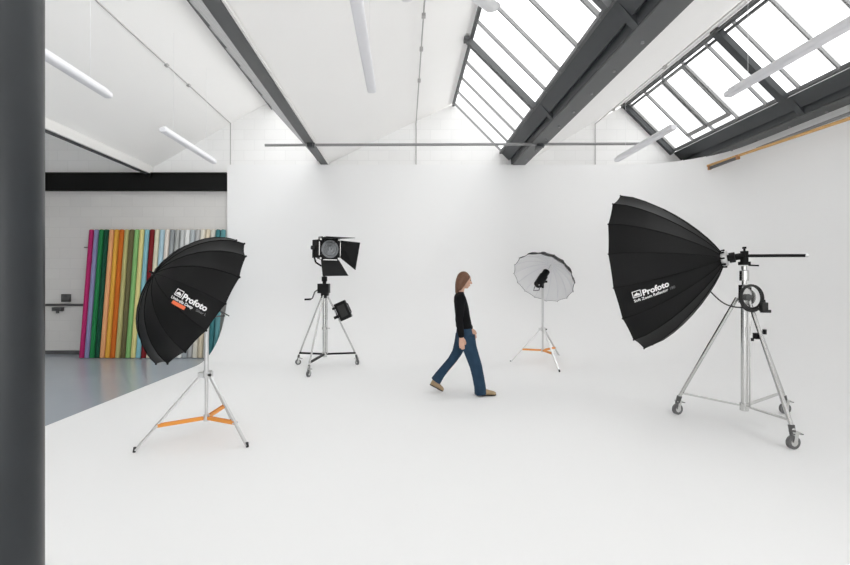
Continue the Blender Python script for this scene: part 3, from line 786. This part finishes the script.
# ------------------------------------------------------------------ person
YP = 5.95; sc = F/YP
def Q(px, py, dy=0): return V(((px-405)/sc, YP+dy, 1.525+(282.5-py)/sc))
pt = thing('person', 'person in black top and blue flared jeans walking to the right', 'person', Q(463, 394))
def hand(mb, wr, d, fwd, side):
    """wr wrist, d pointing down the hand, fwd thumb side, side palm normal"""
    d = d.normalized(); fwd = (fwd-d*fwd.dot(d)).normalized(); nn = d.cross(fwd).normalized()*side
    pe = wr+d*.085
    mb.limb([wr, wr+d*.03], [.022, .026])
    for k in (-1.4, -.5, .5, 1.4):
        mb.limb([wr+d*.02+fwd*.010*k, pe+fwd*.0155*k], [.016, .0125])
    for k, ln in ((1.5, .072), (.5, .082), (-.5, .077), (-1.5, .060)):
        p0 = pe+fwd*.0165*k; p1 = p0+d*ln*.45+nn*.010+fwd*.002*k; p2 = p1+d*ln*.3+nn*.016; p3 = p2+d*ln*.2+nn*.018
        mb.limb([p0, p1, p2, p3], [.0105, .0095, .0088, .0075])
    b0 = wr+d*.025+fwd*.02
    mb.limb([b0, b0+d*.03+fwd*.022+nn*.008, b0+d*.058+fwd*.028+nn*.016, b0+d*.078+fwd*.026+nn*.022], [.015, .0125, .0105, .0085])
sh_n, el_n, wr_n = Q(459.3, 298, -.165), Q(457.0, 318, -.225), Q(459.2, 334.5, -.225)
sh_f, el_f, wr_f = Q(460.5, 298, .165), Q(465.5, 317, .22), Q(472.8, 330, .20)
hipn, knn, ann = Q(466, 337, -.09), Q(474, 363, -.09), Q(479, 388, -.09)
hipf, knf, anf = Q(463, 337, .09), Q(455, 360, .09), Q(436.5, 384, .10)
bd = MB()
bd.loft([(Q(464, 338), V((.09, 0, 0)), V((0, .15, 0))), (Q(464, 330), V((.095, 0, 0)), V((0, .16, 0))), (Q(463.5, 321), V((.075, 0, 0)), V((0, .125, 0))), (Q(462, 308), V((.08, 0, 0)), V((0, .14, 0))),
         (Q(460.5, 299), V((.075, 0, 0)), V((0, .155, 0))), (Q(459.8, 294.5), V((.055, 0, 0)), V((0, .12, 0))), (Q(460, 292), V((.045, 0, 0)), V((0, .055, 0)))], 24)
bd.limb([Q(460, 293.5), Q(461.3, 287)], [.050, .048])
bd.limb([sh_n, el_n, wr_n], [.05, .037, .026]); bd.limb([sh_f, el_f, wr_f], [.05, .037, .026])
bd.limb([hipn, knn, ann], [.082, .05, .035]); bd.limb([hipf, knf, anf], [.082, .05, .035])
bd.limb([ann, Q(488, 391, -.09)], [.035, .025]); bd.limb([anf, Q(440.5, 390.5, .10)], [.035, .025])
# head: skull, face, jaw, nose, lips, ears
hc = Q(464, 279.6)
tlt = Matrix.Rotation(R(10), 3, 'Y').to_3x3()
H = lambda x, y, z: hc+tlt @ V((x, y, z))
bd.ball(hc, (.097, .074, .095), 20, 14, tlt)
bd.ball(H(.035, 0, -.035), (.058, .056, .080), 18, 12, tlt)
bd.ball(H(.052, 0, -.088), (.030, .034, .026), 14, 10, tlt)
bd.limb([H(.085, 0, .005), H(.108, 0, -.032)], [.009, .013])
bd.ball(H(.090, 0, -.062), (.010, .022, .006), 10, 6, tlt); bd.ball(H(.088, 0, -.073), (.010, .019, .007), 10, 6, tlt)
for sg in (-1, 1):
    bd.ball(H(-.005, sg*.075, -.02), (.018, .008, .030), 10, 8, tlt)
    bd.ball(H(.072, sg*.040, -.03), (.022, .020, .022), 10, 8, tlt)
    bd.limb([H(.084, sg*.018, .022), H(.078, sg*.046, .020)], [.008, .006])
hand(bd, wr_n, (wr_n-el_n).normalized()*.8+V((-.05, 0, -.5)), V((1, 0, 0)), 1)
hand(bd, wr_f, (wr_f-el_f).normalized()+V((0, 0, -.3)), V((1, 0, .5)), -1)
remeshed('body', bd, M['skin'], pt, .0045, 3)
for sg in (-1, 1): obj('eye', MB().ball(H(.083, sg*.031, .004), .0105, 10, 8), M['eye'], pt)
# black long-sleeved top
tp = MB(); X = V((1, 0, 0)); Yv = V((0, 1, 0)); PX = 1/sc
tp.loft([(Q(x, y), X*(h*PX), Yv*b_) for x, y, h, b_ in ((464, 328, 7.3, .165), (463.9, 326.5, 7.9, .175), (463.4, 322, 7.7, .17), (462.6, 316, 7.2, .165), (461.6, 308, 7.0, .175), (460.4, 301, 6.4, .19),
         (459.8, 297, 5.6, .185), (459.7, 294.5, 4.6, .15), (460, 292.8, 3.9, .085), (460.2, 291.8, 3.7, .065))], 28)
tp.limb([sh_n, el_n, el_n.lerp(wr_n, .92)], [.066, .052, .042]); tp.limb([sh_f, el_f, el_f.lerp(wr_f, .92)], [.066, .052, .042])
remeshed('top', tp, M['top'], pt, .007, 4)
# flared jeans
def leg_secs(pts, dy):
    out = []
    for i, (x, y, r, b_) in enumerate(pts):
        x0, y0 = pts[max(i-1, 0)][:2]; x1, y1 = pts[min(i+1, len(pts)-1)][:2]
        dv = V((x1-x0, 0, -(y1-y0))).normalized(); sd = V((dv.z, 0, -dv.x))
        out.append((Q(x, y, dy), sd*(r*PX), Yv*b_))
    return out
jn = MB()
jn.loft([(Q(x, y), X*(h*PX), Yv*b_) for x, y, h, b_ in ((463.9, 324.5, 6.6, .15), (464, 328, 7.2, .165), (464.3, 333, 8.0, .178), (465, 338, 8.2, .178), (465, 343, 6.8, .15))], 28)
jn.loft(leg_secs([(466.2, 335, 7.8, .09), (468.4, 346, 7.1, .085), (471.8, 356, 6.5, .078), (474.8, 365, 6.1, .074), (477, 375, 5.8, .08), (478.8, 385, 5.7, .088), (479.4, 392.3, 5.8, .095)], -.09), 24)
jn.loft(leg_secs([(463.5, 335, 7.2, .09), (461.0, 345, 6.2, .085), (457.5, 354, 5.0, .078), (452.5, 361.5, 4.3, .072), (446, 369, 4.2, .076), (440.5, 376, 4.6, .084), (436.2, 382.5, 5.3, .092)], .09), 24)
remeshed('jeans', jn, M['denim'], pt, .007, 3)
# hair
hr = MB()
hr.ball(H(-.012, 0, .012), (.092, .084, .100), 20, 14, tlt)
hr.loft([(H(-.035, 0, .01), X*.075, Yv*.085), (H(-.045, 0, -.05), X*.066, Yv*.085), (H(-.055, 0, -.10), X*.05, Yv*.082), (H(-.062, 0, -.15), X*.034, Yv*.074), (H(-.066, 0, -.20), X*.018, Yv*.06)], 22)
for sg in (-1, 1): hr.limb([H(.045, sg*.066, .045), H(.018, sg*.078, -.01), H(-.012, sg*.078, -.08), H(-.035, sg*.07, -.14)], [.024, .024, .024, .016])
hro = remeshed('hair', hr, M['hair'], pt, .006, 3)
# shoes
def shoe(heel, toe, dy, lift):
    a = Q(*heel, dy); b = Q(*toe, dy); dv = (b-a).normalized(); upv = V((-dv.z, 0, dv.x))
    if upv.z < 0: upv = -upv
    ln = (b-a).length
    f = lambda k, h: a+dv*ln*k+upv*h
    up = MB().loft([(f(0, .04), upv*.035, Yv*.02), (f(.04, .045), upv*.044, Yv*.034), (f(.25, .05), upv*.048, Yv*.037), (f(.45, .042), upv*.04, Yv*.04), (f(.7, .032), upv*.03, Yv*.046), (f(.9, .026), upv*.024, Yv*.038), (f(1, .02), upv*.014, Yv*.018)], 18)
    sh = remeshed('shoe', up, M['suede'], pt, .005, 2)
    obj('sole', MB().loft([(f(-.01, 0), dv*.001, Yv*.02), (f(0, 0), upv*.009, Yv*.028), (f(.12, 0), upv*.010, Yv*.036), (f(.45, 0), upv*.009, Yv*.036), (f(.72, 0), upv*.009, Yv*.047), (f(.92, 0), upv*.008, Yv*.038), (f(1.01, .003), upv*.006, Yv*.015)], 18), M['sole'], sh)
shoe((475.8, 393.2), (494.5, 393.2), -.09, 0)
shoe((430.5, 386.0), (443.5, 393.0), .10, 0)
